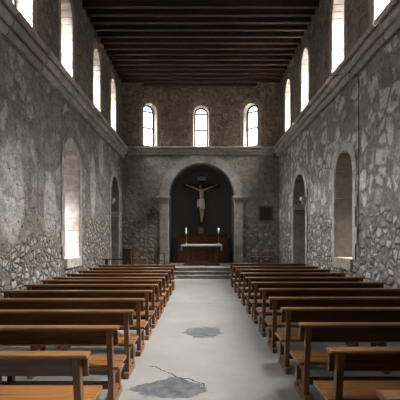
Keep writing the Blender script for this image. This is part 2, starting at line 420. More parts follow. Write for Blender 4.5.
UPW = {-1: [8.85, 11.75, 15.15, 18.0], 1: [8.55, 11.45, 15.1, 18.05]}          # upper window distances
RD = 3.0
def side_wall(s, name, upname):
    x0, x1 = sorted((s*W, s*(W+TL)))
    bm = B(); box(bm, x0, x1, YR, D+.0, 0, ZC1-.02); lo = struct(obj(name, bm, name))
    x0, x1 = sorted((s*W, s*(W+TU)))
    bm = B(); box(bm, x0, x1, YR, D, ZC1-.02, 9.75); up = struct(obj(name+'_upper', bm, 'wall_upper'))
    return lo, up
wl, wlu = side_wall(-1, 'wall_left', 'u'); wr, wru = side_wall(1, 'wall_right', 'u')
wlu.name = 'wall_left_upper'; wru.name = 'wall_right_upper'
wn = 0; tn = 0
def nw():
    global wn; wn += 1; return 'window_%d' % wn
def nt_():
    global tn; tn += 1; return 'trim_%d' % tn
Zu0, Zus, Zur = 6.55, 8.27, .58
for s, wall in ((-1, wlu), (1, wru)):
    cuts = []
    ys = UPW[s] + [5.6, 2.7]
    n = (s, 0, 0); u = (0, 1, 0)
    for y in ys:
        o = (s*W, y, 0)
        cuts.append(cutter(o, u, n, .53, Zu0-.02, Zus, Zur+.02, d1=.9, hw2=.56))
    boolean(wall, cuts)
    for i, y in enumerate(ys):
        o = (s*W, y, 0)
        if y > 5:
            surround(nt_(), o, u, n, .50, Zu0, Zus, Zur, .40, 'jamb' , t_ring=.03, hw2=.46, nv=9, proj=.0, seed=i+3)
            surround(nt_(), o, u, n, .535, Zu0, Zus, Zur+.035, .03, 'ashlar_b' , t_ring=.26, nv=9, proj=.015, seed=i+3)
        window(nw(), o, u, n, .46, Zu0, Zus, .52, .40, bars=(.4, .78))
        portal((s*(W+TU+.01), y, 0), n, 1.1, 2.35, (Zu0+Zus+Zur)/2)
# lower niches and doorways
def P_(x, y, z=0): return (x, y, z)
# left niche window
o = (-W, 12.2, 0); n = (-1, 0, 0); u = (0, 1, 0)
c1 = cutter(o, u, n, .70, 1.10, 3.78, .68, d1=.82, hw2=.56); c1b = cutter(o, u, n, .44, 1.2, 3.15, .44, d0=.5, d1=1.3)
od = (-W, 18.3, 0)
c2 = cutter(od, u, n, .86, -.02, 3.65, .90, d1=1.3)
boolean(wl, [c1, c1b, c2])
surround(nt_(), o, u, n, .67, 1.13, 3.78, .65, .80, 'jamb_l', t_ring=.03, hw2=.54, nv=9, proj=0, sill=(.28, .10), course=.42, seed=11)
surround(nt_(), o, u, n, .705, 1.13, 3.78, .685, .02, 'ashlar', t_ring=.28, nv=9, course=.42, seed=13)
window(nw(), o, u, n, .43, 1.21, 3.15, .43, .95, bars=(.33, .66))
portal((-W-1.11, 12.2, 0), n, 1.0, 2.9, 2.6)
surround(nt_(), od, u, n, .83, .0, 3.65, .87, 1.09, 'jamb_d', t_ring=.03, nv=11, proj=0, course=.45, seed=12)
surround(nt_(), od, u, n, .865, .0, 3.65, .905, .03, 'ashlar', t_ring=.25, nv=11, course=.45, seed=14)
# right niche window
o = (W, 11.0, 0); n = (1, 0, 0)
c1 = cutter(o, u, n, .70, 1.15, 3.45, .68, d1=.82, hw2=.56); c1b = cutter(o, u, n, .19, 1.9, 2.8, .19, d0=.5, d1=1.3)
odr = (W, 15.95, 0)
c2 = cutter(odr, u, n, 1.03, -.02, 3.25, 1.02, d1=1.3)
boolean(wr, [c1, c1b, c2])
surround(nt_(), o, u, n, .67, 1.18, 3.45, .65, .80, 'jamb_r', t_ring=.03, hw2=.54, nv=9, proj=0, sill=(.28, .08), course=.42, seed=21)
surround(nt_(), o, u, n, .705, 1.18, 3.45, .685, .02, 'ashlar_r', t_ring=.28, nv=9, course=.42, seed=23)
window(nw(), o, u, n, .18, 1.91, 2.8, .18, .95, bars=(.33, .66))
portal((W+1.11, 11.0, 0), n, .5, 1.3, 2.3)
surround(nt_(), odr, u, n, 1.0, .0, 3.25, 1.0, 1.09, 'jamb_d', t_ring=.03, nv=11, proj=0, course=.45, seed=22)
surround(nt_(), odr, u, n, 1.035, .0, 3.25, 1.035, .03, 'ashlar_r', t_ring=.25, nv=11, course=.45, seed=24)
# imposts of the doorways
def impost(name, x0, x1, y0, y1, z, mat, h=.24):
    bm = B()
    box(bm, x0, x1, y0, y1, z, z+h*.45, .008)
    ex = .06
    box(bm, x0-ex, x1+ex, y0-ex, y1+ex, z+h*.45, z+h, .012)
    return struct(obj(name, bm, mat))
impost(nt_(), -W-1.0, -W+.05, 18.94, 19.20, 2.72, 'ashlar')
impost(nt_(), -W-1.0, -W+.12, 17.36, 17.52, 3.22, 'ashlar')
impost(nt_(), W-.05, W+1.0, 16.74, 17.03, 2.92, 'ashlar_r')
impost(nt_(), W-.14, W+1.0, 14.85, 15.03, 3.02, 'ashlar_r')
# side rooms behind the doorways
for s, y0, y1, nm in ((-1, 15.5, 21.0, 'wall_side_room_left'), (1, 13.0, 19.0, 'wall_side_room_right')):
    xa, xb = s*(W+TL), s*(W+TL+2.6)
    bm = B(); x0, x1 = sorted((xb, xb+s*.3)); box(bm, x0, x1, y0-.3, y1+.3, -.3, 5.3)
    x0, x1 = sorted((xa, xb)); box(bm, x0, x1, y0-.3, y0, -.3, 5.3); box(bm, x0, x1, y1, y1+.3, -.3, 5.3)
    box(bm, x0, x1, y0-.3, y1+.3, 5.0, 5.3); box(bm, x0, x1, y0, y1, -.3, 0)
    struct(obj(nm, bm, 'chapel'))

# altar end wall
AX = .04; AR = 1.69
bm = B(); box(bm, -W-TL, W+TL, D, D+2.4, 0, ZC1-.02); wf = struct(obj('wall_front', bm, 'wall_front'))
bm = B()
pf = arch_profile(AR, -.05, 3.78, 24, 1.72)
hexa(bm, [Vector((AX+p[0], D-.1, p[1])) for p in pf], [Vector((AX+p[0], D+1.85, p[1])) for p in pf])
boolean(wf, [obj('cutter', bm, 'iron')])
# alcove lining (dark plaster), thin shell inside the cut
bm = B()
pf = arch_profile(AR-.01, .0, 3.78, 28, 1.71)
pi_ = arch_profile(AR-.05, .04, 3.78, 28, 1.67)
N = len(pf)
for i in range(1, N):
    j = (i+1) % N
    if i == 0: continue
    q = [pf[i], pf[j], pi_[j], pi_[i]]
    hexa(bm, [Vector((AX+p[0], D+.45, p[1])) for p in q], [Vector((AX+p[0], D+1.84, p[1])) for p in q])
hexa(bm, [Vector((AX+p[0], D+1.80, p[1])) for p in pf], [Vector((AX+p[0], D+1.84, p[1])) for p in pf])
struct(obj('wall_alcove', bm, 'niche_plaster'))
surround(nt_(), (AX, D, 0), (1, 0, 0), (0, 1, 0), AR-.03, .0, 3.78, 1.69, .45, 'ashlar_f', t_ring=.42, nv=17, proj=.07, even=True, course=.44, seed=31)
for s in (-1, 1):
    bm = B()
    xa = AX + s*(AR-.10); xb = AX + s*(AR+.52); x0, x1 = sorted((xa, xb))
    box(bm, x0+.06, x1-.06, D-.14, D+.42, 3.52, 3.60, .01); box(bm, x0+.02, x1-.02, D-.20, D+.44, 3.60, 3.72, .02); box(bm, x0-.04, x1+.04, D-.28, D+.45, 3.72, 3.82, .01)
    struct(obj(nt_(), bm, 'ashlar_f'))
# upper apse wall: shallow half-hexagon
TW = .42
inn = [(-W-TU, D+.0), (-3.02, D), (-2.10, D+.72), (2.06, D+.72), (2.98, D), (W+TU, D)]
out = [(-W-TU, D+TW+.1), (-3.25, D+TW+.1), (-2.33, D+.72+TW), (2.29, D+.72+TW), (3.21, D+TW+.1), (W+TU, D+TW+.1)]
bm = B()
ring = inn + out[::-1]
hexa(bm, [Vector((x, y, ZC1-.02)) for x, y in ring], [Vector((x, y, 9.75)) for x, y in ring])
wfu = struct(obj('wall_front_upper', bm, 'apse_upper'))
aw = []
aw.append((Vector((AX-.02, D+.72, 0)), Vector((1, 0, 0))))
for s in (-1, 1):
    a = Vector((-3.02, D, 0)) if s < 0 else Vector((2.98, D, 0)); b_ = Vector((-2.10, D+.72, 0)) if s < 0 else Vector((2.06, D+.72, 0))
    aw.append(((a+b_)/2 , (b_-a).normalized()*(-s)))
cuts = []
for o, u in aw:
    n = Vector((-u.y, u.x, 0))
    cuts.append(cutter(o, u, n, .43, 6.40, 8.18, .44, d0=-.25, d1=1.1, hw2=.40))
boolean(wfu, cuts)
for i, (o, u) in enumerate(aw):
    n = Vector((-u.y, u.x, 0))
    surround(nt_(), o, u, n, .40, 6.42, 8.18, .41, .26, 'jamb', t_ring=.035, hw2=.36, nv=9, proj=.0, seed=40+i, sill=(.12, .02))
    surround(nt_(), o, u, n, .44, 6.42, 8.18, .45, .02, 'ashlar_b', t_ring=.24, nv=9, proj=.015, seed=40+i)
    window(nw(), o, u, n, .37, 6.42, 8.18, .38, .30, bars=(.45, .84))
    portal(o + n*(TW+.02), n, .85, 2.3, 7.5)
# cornice: moulded stones along three sides
prof = [(0, 0), (.045, 0), (.045, .07), (.08, .07), (.08, .01), (.11, .02), (.145, .06), (.15, .10), (.14, .13), (.14, .21), (.18, .21), (.18, .155), (.215, .165), (.25, .20),
        (.255, .25), (.235, .29), (.235, .38), (.275, .38), (.275, .325), (.32, .33), (.345, .36), (.345, .42), (.31, .45), (0, .45)]
def cornice(name, a, b_, nrm, seed, zb_, mitre0=False, mitre1=False, pale_joints=False):
    rnd = random.Random(seed); a = Vector(a); b_ = Vector(b_); L = (b_-a).length; d = (b_-a)/L; nrm = Vector(nrm); bm = B()
    s = 0; k = 0
    while s < L - .01:
        e = min(L, s + rnd.uniform(.75, 1.15))
        if L - e < .4: e = L
        g = .016; j = rnd.uniform(-.008, .008)
        def R(t, m, sg):
            return [a + d*(t + (sg*p if m else 0)) + nrm*(p+(j if p > 0 else -.05)) + Vector((0, 0, zb_+z*(ZC1-zb_)/.45)) for p, z in prof]
        hexa(bm, R(s+g, mitre0 and s == 0, 1), R(e-g, mitre1 and e == L, -1))
        s = e; k += 1
    return struct(obj(name, bm, 'cornice'))
cornice(nt_(), (-W, YR, 0), (-W, D, 0), (1, 0, 0), 1, 5.70)
cornice(nt_(), (W, YR, 0), (W, D, 0), (-1, 0, 0), 2, 5.80)
cornice(nt_(), (-W+.31, D, 0), (W-.31, D, 0), (0, -1, 0), 3, 5.86)
# ledge slab closing the half-hexagon floor over the cornice
# ceiling
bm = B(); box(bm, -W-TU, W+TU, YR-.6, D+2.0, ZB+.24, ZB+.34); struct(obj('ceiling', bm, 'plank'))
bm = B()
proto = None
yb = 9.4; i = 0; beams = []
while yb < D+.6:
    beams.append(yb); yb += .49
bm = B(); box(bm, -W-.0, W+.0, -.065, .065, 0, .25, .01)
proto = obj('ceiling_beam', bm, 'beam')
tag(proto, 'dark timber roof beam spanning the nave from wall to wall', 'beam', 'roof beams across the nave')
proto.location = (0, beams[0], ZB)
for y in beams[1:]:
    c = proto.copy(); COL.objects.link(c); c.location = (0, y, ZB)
# corbel-like beam pockets are part of the wall
# rear wall, behind the camera
bm = B(); box(bm, -W-TL, W+TL, YR-.6, YR, 0, 9.75); rw = struct(obj('wall_rear', bm, 'wall_upper'))

# sanctuary steps and platform
SZ = .42
bm = B()
for k, (y0, z1) in enumerate(((16.9, .14), (17.25, .28), (17.6, .42))):
    x = -W+.0
    rnd = random.Random(k)
    while x < W-.01:
        e = min(W, x + rnd.uniform(.8, 1.3))
        if W-e < .4: e = W
        box(bm, x+.003, e-.003, y0, (y0+.36 if k < 2 else D), 0 if k == 0 else z1-.14, z1, .008)
        x = e
box(bm, -W, W, 17.7, D, 0, .26); box(bm, AX-AR+.06, AX+AR-.06, D, D+1.79, 0.045, .42)
struct(obj('floor_sanctuary', bm, 'sanct'))

# ------------------------------------------------------------------ pews
def make_pew(L, name, label, loc, group):
    """x from 0 (aisle end) to L away; y=0 is the back, seat towards +y"""
    r = thing(name, label, 'pew', loc, 0, group)
    s = L/abs(L); l = abs(L)
    def X(a, b_): return tuple(sorted((a*s, b_*s)))
    bm = B(); x0, x1 = X(0, l)
    # raked back board
    hexa(bm, [Vector(p) for p in ((x0+.012, -.012, .815), (x0+.012, .014, .815), (x0+.012, .046, .645), (x0+.012, .020, .645))],
             [Vector(p) for p in ((x1-.012, -.012, .815), (x1-.012, .014, .815), (x1-.012, .046, .645), (x1-.012, .020, .645))])
    obj('backrest', bm, 'pew', r)
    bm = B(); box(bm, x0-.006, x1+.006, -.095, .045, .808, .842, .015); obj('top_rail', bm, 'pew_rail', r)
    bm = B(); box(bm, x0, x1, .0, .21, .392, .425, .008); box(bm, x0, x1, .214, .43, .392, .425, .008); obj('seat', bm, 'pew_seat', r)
    bm = B(); box(bm, *X(.07, l-.07), .355, .385, .30, .392, .004); obj('apron', bm, 'pew', r)
    bm = B(); box(bm, *X(.09, l-.09), .20, .235, .12, .20, .004); obj('stretcher', bm, 'pew', r)
    for c in (.085, l/2, l-.085):
        a, b_ = X(c-.028, c+.028)
        bm = B()
        loopA = [Vector((a, -.075, .81)), Vector((a, -.012, .81)), Vector((a, .018, .645)), Vector((a, .098, .30)), Vector((a, .115, 0.045)), Vector((a, .030, 0.045)), Vector((a, .005, .32))]
        if c == l/2: loopA = [Vector((a, .048, .70)), Vector((a, .082, .70)), Vector((a, .105, .645)), Vector((a, .108, .30)), Vector((a, .115, 0.045)), Vector((a, .040, 0.045)), Vector((a, .042, .32))]
        loopB = [Vector((b_, v.y, v.z)) for v in loopA]
        hexa(bm, loopA, loopB); p = obj('post', bm, 'pew_leg', r)
        bm = B(); box(bm, a, b_, .335, .405, .045, .392, .004); obj('front_leg', bm, 'pew_leg', r)
        bm = B(); box(bm, a+.006, b_-.006, .085, .345, .30, .388, .003); obj('side_rail', bm, 'pew_leg', r)
        a2, b2 = X(c-.034, c+.034)
        bm = B(); box(bm, a2, b2, -.045, .46, 0, .07, .008); box(bm, a+.006, b_-.006, .10, .345, .10, .14, .003); obj('foot_rail', bm, 'pew_leg', r)
    return r
ordn = ['front', 'second', 'third', 'fourth', 'fifth', 'sixth', 'seventh', 'eighth', 'ninth', 'tenth', 'eleventh', 'twelfth']
left_d = [13.2, 12.05, 11.0, 10.05, 9.13, 8.5, 7.69, 6.8, 5.88, 4.94, 4.05, 3.12]
right_d = [14.0, 12.65, 11.45, 10.25, 9.12, 8.09, 7.04, 6.03, 5.12, 4.19, 3.24, 2.31]
pl = pr_ = None
for i, d in enumerate(left_d):
    lab = 'brown wooden pew %s of the left block, %s row from the altar' % ('at the rear' if i == 11 else 'in the run', ordn[i])
    if i == 0: lab = 'brown wooden pew at the front of the left block, nearest the altar steps'
    if i == 11: lab = 'rearmost brown wooden pew left of the aisle, its near seat cut by the photo edge'
    x = -.87 if i == 11 else -.83
    if pl is None: pl = make_pew(-2.53, 'pew', lab, (x, d, 0), 'pews left of the aisle')
    else: dup(pl, (x, d, 0), 0, lab)
for i, d in enumerate(right_d):
    lab = 'brown wooden pew in the run of the right block, %s row from the altar' % ordn[i]
    if i == 0: lab = 'brown wooden pew at the front of the right block, nearest the altar steps'
    if i == 11: lab = 'pew right of the aisle showing only one corner, rearmost of its block'
    x = 1.03
    if pr_ is None: pr_ = make_pew(2.68, 'pew', lab, (x, d, 0), 'pews right of the aisle')
    else: dup(pr_, (x, d, 0), 0, lab)

# ------------------------------------------------------------------ altar and what stands behind it
AY = 18.9
al = thing('altar', 'dark wooden altar table with panelled front on the stone platform', 'altar', (AX, AY, SZ))
bm = B(); box(bm, -.92, .92, 0, .75, .93, 1.0, .012); obj('tabletop', bm, 'altar_wood', al)
bm = B(); box(bm, -.80, .80, .06, .69, .09, .93); obj('body', bm, 'altar_wood', al)
bm = B(); box(bm, -.86, .86, .0, .72, 0, .09, .015); obj('plinth', bm, 'altar_wood', al)
for x0, x1 in ((-.80, -.60), (.60, .80)):
    bm = B(); box(bm, x0, x1, .03, .10, .09, .93, .006); box(bm, x0+.05, x1-.05, .015, .04, .16, .86, .006); obj('side_panel', bm, 'altar_wood_v', al)
bm = B()
box(bm, -.46, .46, .02, .08, .80, .90, .006); box(bm, -.46, .46, .02, .08, .12, .22, .006)
box(bm, -.46, -.36, .02, .08, .22, .80, .006); box(bm, .36, .46, .02, .08, .22, .80, .006)
obj('front_panel', bm, 'altar_wood_v', al)
bm = B(); 
for k in range(3): 
    rr = .20-.055*k
    tube(bm, [(rr*math.cos(a)*1.2, .052-.004*k, .51+rr*math.sin(a)) for a in [2*PI*q/24 for q in range(25)]], .012, 6, False)
obj('carved_medallion', bm, 'altar_wood', al, True)
# cloth: top sheet with hanging ends
bm = B()
th = .012
box(bm, -.965, .965, -.035, .79, 1.002, 1.002+th)
for s in (-1, 1):
    N = 10; pts = []
    for k in range(N+1):
        y = -.03 + .81*k/N; pts.append((s*(.955+.012*math.sin(k*2.3)), y))
    for (xa, ya), (xb, yb_) in zip(pts, pts[1:]):
        hexa(bm, [Vector((xa, ya, 1.005)), Vector((xb, yb_, 1.005)), Vector((xb+s*.01, yb_, 1.005)), Vector((xa+s*.01, ya, 1.005))],
                 [Vector((xa, ya, .70)), Vector((xb, yb_, .70)), Vector((xb+s*.01, yb_, .70)), Vector((xa+s*.01, ya, .70))])
cl = obj('altar_cloth', bm, 'cloth'); cl.location = (AX, AY, SZ)
tag(cl, 'white cloth draped over the altar with short hanging ends', 'altar cloth')
bm = B()
N = 54; 
for k in range(N):
    x0 = -.965+1.93*k/N; x1 = x0+1.93/N; h = .07+.018*math.sin(k*PI/1.5)
    hexa(bm, [Vector((x0, -.045, 1.013)), Vector((x1, -.045, 1.013)), Vector((x1, -.045, 1.013-h)), Vector(((x0+x1)/2, -.045, 1.0-h-.012)), Vector((x0, -.045, 1.013-h))],
             [Vector((x0, -.037, 1.013)), Vector((x1, -.037, 1.013)), Vector((x1, -.037, 1.013-h)), Vector(((x0+x1)/2, -.037, 1.0-h-.012)), Vector((x0, -.037, 1.013-h))])
obj('lace_trim', bm, 'lace', cl)
# candles
def candle(x, lab):
    zt = SZ+1.016
    r = thing('candlestick', lab, 'candlestick', (x, AY+.3, zt), 0, 'candlesticks on the altar')
    bm = B(); lathe(bm, [(.075, 0), (.078, .012), (.05, .03), (.022, .05), (.016, .09), (.03, .12), (.016, .15), (.013, .30), (.024, .33), (.013, .36), (.013, .46), (.03, .49), (.055, .51), (.055, .52), (.02, .525)]); obj('holder', bm, 'brass', r, True)
    bm = B(); lathe(bm, [(.04, .525), (.04, .775), (.032, .782)], seg=16); c = obj('candle', bm, 'wax', r, True)
    bm = B(); tube(bm, [(0, 0, .778), (.002, 0, .80)], .003, 6); obj('wick', bm, 'ink', c)
candle(-.70, 'tall brass candlestick with a white candle on the left end of the altar')
candle(.85, 'tall brass candlestick with a white candle on the right end of the altar')
# retable
ry = D+1.0
rt = thing('retable', 'dark wooden panelled retable standing in the arched recess behind the altar', 'retable', (AX, ry, SZ))
bm = B(); box(bm, -1.30, 1.36, .0, .30, 0, 1.46); obj('body', bm, 'altar_wood', rt)
bm = B(); box(bm, -1.34, 1.40, -.04, .34, 1.46, 1.53, .012); obj('cornice', bm, 'altar_wood_v', rt)
for k in range(6):
    x0 = -1.26+.44*k
    bm = B(); box(bm, x0, x0+.05, -.03, .01, .05, 1.44, .005); box(bm, x0+.05, x0+.36, -.012, .01, .12, 1.36, .01); obj('panel', bm, 'altar_wood_v', rt)
for x0, x1 in ((-1.53, -1.32), (1.38, 1.53)):
    bm = B(); box(bm, x0, x1, .02, .12, 0, 1.32, .01); box(bm, x0+.03, x1-.03, .005, .03, .1, 1.2, .006); obj('wing_panel', bm, 'black_wood', rt)
# tabernacle
tb = thing('tabernacle', 'small gabled wooden tabernacle with a brass door at the centre of the retable', 'tabernacle', (AX-.02, ry+.02, SZ+1.531))
bm = B(); box(bm, -.26, .26, 0, .24, 0, .30, .005)
hexa(bm, [Vector((-.28, -.01, .30)), Vector((.28, -.01, .30)), Vector((.20, -.01, .36)), Vector((0, -.01, .44)), Vector((-.20, -.01, .36))],
         [Vector((-.28, .26, .30)), Vector((.28, .26, .30)), Vector((.20, .26, .36)), Vector((0, .26, .44)), Vector((-.20, .26, .36))])
obj('case', bm, 'altar_wood_v', tb)
bm = B(); pf = arch_profile(.12, .03, .20, 10); hexa(bm, [Vector((p[0], -.012, p[1])) for p in pf], [Vector((p[0], .01, p[1])) for p in pf]); dr = obj('door', bm, 'brass', tb)
bm = B(); tube(bm, [(0, -.02, .1), (0, -.02, .24)], .008, 6); tube(bm, [(-.05, -.02, .19), (.05, -.02, .19)], .008, 6); obj('door_cross', bm, 'altar_wood', dr)
for x in (-.2, .2):
    bm = B(); lathe(bm, [(.03, 0), (.03, .03), (.02, .05), (.02, .25), (.032, .28), (.032, .30)], x, -.03, 12); obj('column', bm, 'altar_wood', tb, True)

# ------------------------------------------------------------------ crucifix
cy = D+1.55
cz = lambda y: 1.73 + (238-y)*cy/400
cx_ = lambda x: (x-200.7)*cy/400
X0 = cx_(201.6)
cf = thing('crucifix', 'large black crucifix with a painted figure in a white loincloth above the retable', 'crucifix', (X0, cy, SZ+1.5))
zb = SZ+1.5
H = lambda y: cz(y)-zb
bm = B(); box(bm, -.125, .125, .02, .13, H(229.5), H(174.5), .01); obj('upright', bm, 'cross_wood', cf)
bm = B(); box(bm, -.98, .98, .01, .14, H(188.2), H(183.6), .01); obj('crossbar', bm, 'cross_wood', cf)
bm = B(); box(bm, -.22, .22, -.02, .02, H(180.3), H(176.8), .006); pt = obj('title_board', bm, 'plate', cf)
cu = bpy.data.curves.new('inri', 'FONT'); cu.body = 'INRI'; cu.size = .17; cu.align_x = 'CENTER'; cu.align_y = 'CENTER'; cu.extrude = .002
to = bpy.data.objects.new('inri', cu); COL.objects.link(to); dg = bpy.context.evaluated_depsgraph_get(); dg.update()
me = bpy.data.meshes.new_from_object(to.evaluated_get(dg)); bpy.data.objects.remove(to)
me.transform(Matrix.Translation((0, -.023, (H(180.3)+H(176.8))/2)) @ Matrix.Rotation(PI/2, 4, 'X'))
me.materials.clear(); me.materials.append(M['ink'])
lt = bpy.data.objects.new('lettering', me); COL.objects.link(lt); lt.parent = pt
def skin_obj(name, verts, edges, radii, mat, parent, sub=2, root=0):
    me = bpy.data.meshes.new(name); me.from_pydata([tuple(v) for v in verts], edges, [])
    o = bpy.data.objects.new(name, me); COL.objects.link(o)
    md = o.modifiers.new('skin', 'SKIN'); md.use_smooth_shade = True
    sv = me.skin_vertices[0].data
    for i, r in enumerate(radii): sv[i].radius = r if isinstance(r, tuple) else (r, r); sv[i].use_root = (i == root)
    ms = o.modifiers.new('sub', 'SUBSURF'); ms.levels = sub; ms.render_levels = sub
    dg = bpy.context.evaluated_depsgraph_get(); dg.update()
    m2 = bpy.data.meshes.new_from_object(o.evaluated_get(dg)); o.modifiers.clear(); o.data = m2
    m2.materials.clear(); m2.materials.append(M[mat])
    for p in m2.polygons: p.use_smooth = True
    if parent is not None: o.parent = parent
    return o
zs_ = H(190.8)  # shoulder height
V = []; E = []; R = []
def jv(p, r, frm=None):
    V.append(Vector(p)); R.append(r)
    if frm is not None: E.append((frm, len(V)-1))
    return len(V)-1
hipz = H(201.5); footz = H(221.5)
pel = jv((0, -.10, hipz), (.135, .095))
wst = jv((.01, -.11, hipz+.17), (.105, .078), pel)
chs = jv((0, -.13, hipz+.34), (.145, .10), wst)
ush = jv((0, -.11, zs_+.0), (.11, .075), chs)
nk = jv((-.015, -.12, zs_+.085), .052, ush)
hd0 = jv((-.045, -.155, zs_+.15), (.062, .075), nk)
hd1 = jv((-.075, -.165, zs_+.245), (.078, .092), hd0)
hd2 = jv((-.085, -.155, zs_+.315), (.05, .06), hd1)
for s in (-1, 1):
    sh = jv((s*.155, -.095, zs_+.03), .062, ush)
    el = jv((s*.42, -.055, zs_+.16), .040, sh)
    fo = jv((s*.50, -.05, zs_+.20), .041, el)
    wr_ = jv((s*.69, -.03, H(186)-.02), .024, fo)
    pm = jv((s*.755, -.03, H(185.4)+.0), (.036, .018), wr_)
    jv((s*.785, -.035, H(185.2)+.01), (.034, .015), pm)
    hp = jv((s*.085, -.10, hipz-.08), .092, pel)
    kn = jv((s*.065+.02, -.16, (hipz+footz)/2+.03), .056, hp)
    cf_ = jv((s*.05+.015, -.12, (hipz+footz)/2-.14), .056, kn)
    an = jv((s*.028, -.07, footz+.13), .033, cf_)
    ft = jv((s*.03, -.10, footz+.03), (.036, .03), an)
    jv((s*.03, -.13, footz-.04), (.036, .02), ft)
body = skin_obj('figure', V, E, R, 'skin', cf)
# fingers: short bent chains from the palm
for s in (-1, 1):
    for k in range(5):
        base = Vector((s*.785, -.035, H(185.2)+.01)); 
        if k < 4:
            off = (k-1.5)*.017; ln = (.055, .066, .062, .048)[k]
            p0 = base + Vector((-s*.01, 0, off)); p1 = base + Vector((s*ln*.55, -.012, off*1.15)); p2 = base + Vector((s*ln*.9, -.035, off*1.2))
        else:
            p0 = Vector((s*.745, -.035, H(185.4)+.02)); p1 = p0 + Vector((s*.02, -.025, .028)); p2 = p0 + Vector((s*.042, -.04, .036))
        skin_obj('finger', [p0, p1, p2], [(0, 1), (1, 2)], [.0095, .009, .007], 'skin', body, 1)
# face: nose, brow, eyes, beard and hair
hc = Vector((-.075, -.165, zs_+.245))
bm = B()
hexa(bm, [hc+Vector(p) for p in ((-.014, -.088, -.02), (.014, -.088, -.02), (.004, -.085, .035), (-.004, -.085, .035))],
         [hc+Vector(p) for p in ((-.006, -.112, -.018), (.006, -.112, -.018), (.002, -.09, .03), (-.002, -.09, .03))])
obj('nose', bm, 'skin', body)
for s in (-1, 1):
    bm = B(); bmesh.ops.create_uvsphere(bm, u_segments=10, v_segments=8, radius=.011, matrix=Matrix.Translation(hc+Vector((s*.03, -.083, .018)))); obj('eye', bm, 'hair', body, True)
    bm = B(); bmesh.ops.create_uvsphere(bm, u_segments=10, v_segments=8, radius=.02, matrix=Matrix.Translation(hc+Vector((s*.078, 0, 0))) @ Matrix.Diagonal((.5, .8, 1.3, 1))); obj('ear', bm, 'skin', body, True)
bm = B(); box(bm, -.022, .022, -.006, .004, -.005, .003, .002)
for v in bm.verts: v.co += hc+Vector((0, -.088, -.042))
obj('mouth', bm, 'red_wood', body)
bm = B()
def ball(c, sx, sy, sz): bmesh.ops.create_uvsphere(bm, u_segments=14, v_segments=10, radius=1, matrix=Matrix.Translation(c) @ Matrix.Diagonal((sx, sy, sz, 1)))
ball(hc+Vector((0, .018, .05)), .098, .10, .085)
for s in (-1, 1):
    ball(hc+Vector((s*.078, .0, -.03)), .030, .045, .10); ball(hc+Vector((s*.075, -.02, -.13)), .026, .03, .07)
ball(hc+Vector((0, .05, -.05)), .08, .055, .12)
obj('hair', bm, 'hair', body, True)
bm = B(); ball(hc+Vector((0, -.055, -.085)), .045, .038, .045); obj('beard', bm, 'hair', body, True)
bm = B(); 
for k in range(3): tube(bm, [hc+Vector((.102*math.cos(a), .01+.108*math.sin(a), .055+.012*math.sin(a*5+k*2)+.006*k)) for a in [2*PI*q/30 for q in range(31)]], .008, 5, False)
obj('crown_of_thorns', bm, 'altar_wood', body)
# loincloth: folded drape around the hips
bm = B(); seg = 32; zt, zl = H(199.3), H(207.2); rings = []
for j in range(8):
    f = j/7; z = zt+(zl-zt)*f
    ring_ = []
    for k in range(seg):
        a = 2*PI*k/seg
        rx = .14+.028*math.sin(min(1, f*1.4)*PI/2) + .010*math.sin(a*9+f*3); ry_ = .125+.03*f+.008*math.sin(a*7)
        dz = -.11*f*math.cos(a+.9)
        ring_.append(bm.verts.new((rx*math.cos(a), -.11+ry_*math.sin(a) - .02*f, z+dz+.01*math.sin(a*4)*f)))
    rings.append(ring_)
for a, b_ in zip(rings, rings[1:]):
    for k in range(seg): bm.faces.new((a[k], a[(k+1) % seg], b_[(k+1) % seg], b_[k]))
lc = obj('loincloth', bm, 'loin', cf, True)
md = lc.modifiers.new('thickness', 'SOLIDIFY'); md.thickness = .012
bm = B(); tube(bm, [(-.14, -.2, zt-.03), (-.19, -.2, zt-.06), (-.215, -.19, zt-.22), (-.20, -.18, zt-.40), (-.215, -.18, zt-.50)], [.03, .04, .042, .034, .012], 10); obj('hanging_fold', bm, 'loin', lc, True)
bm = B(); box(bm, -.08, .08, -.15, .02, footz-.10, footz-.05, .01); obj('foot_rest', bm, 'cross_wood', cf)
bm = B()
lathe(bm, [(.14, H(229.5)), (.14, H(229.5)+.04), (.07, H(229.5)+.09), (.05, H(229.5)+.16)], 0, .0, 16); obj('base_mount', bm, 'altar_wood_v', cf, True)

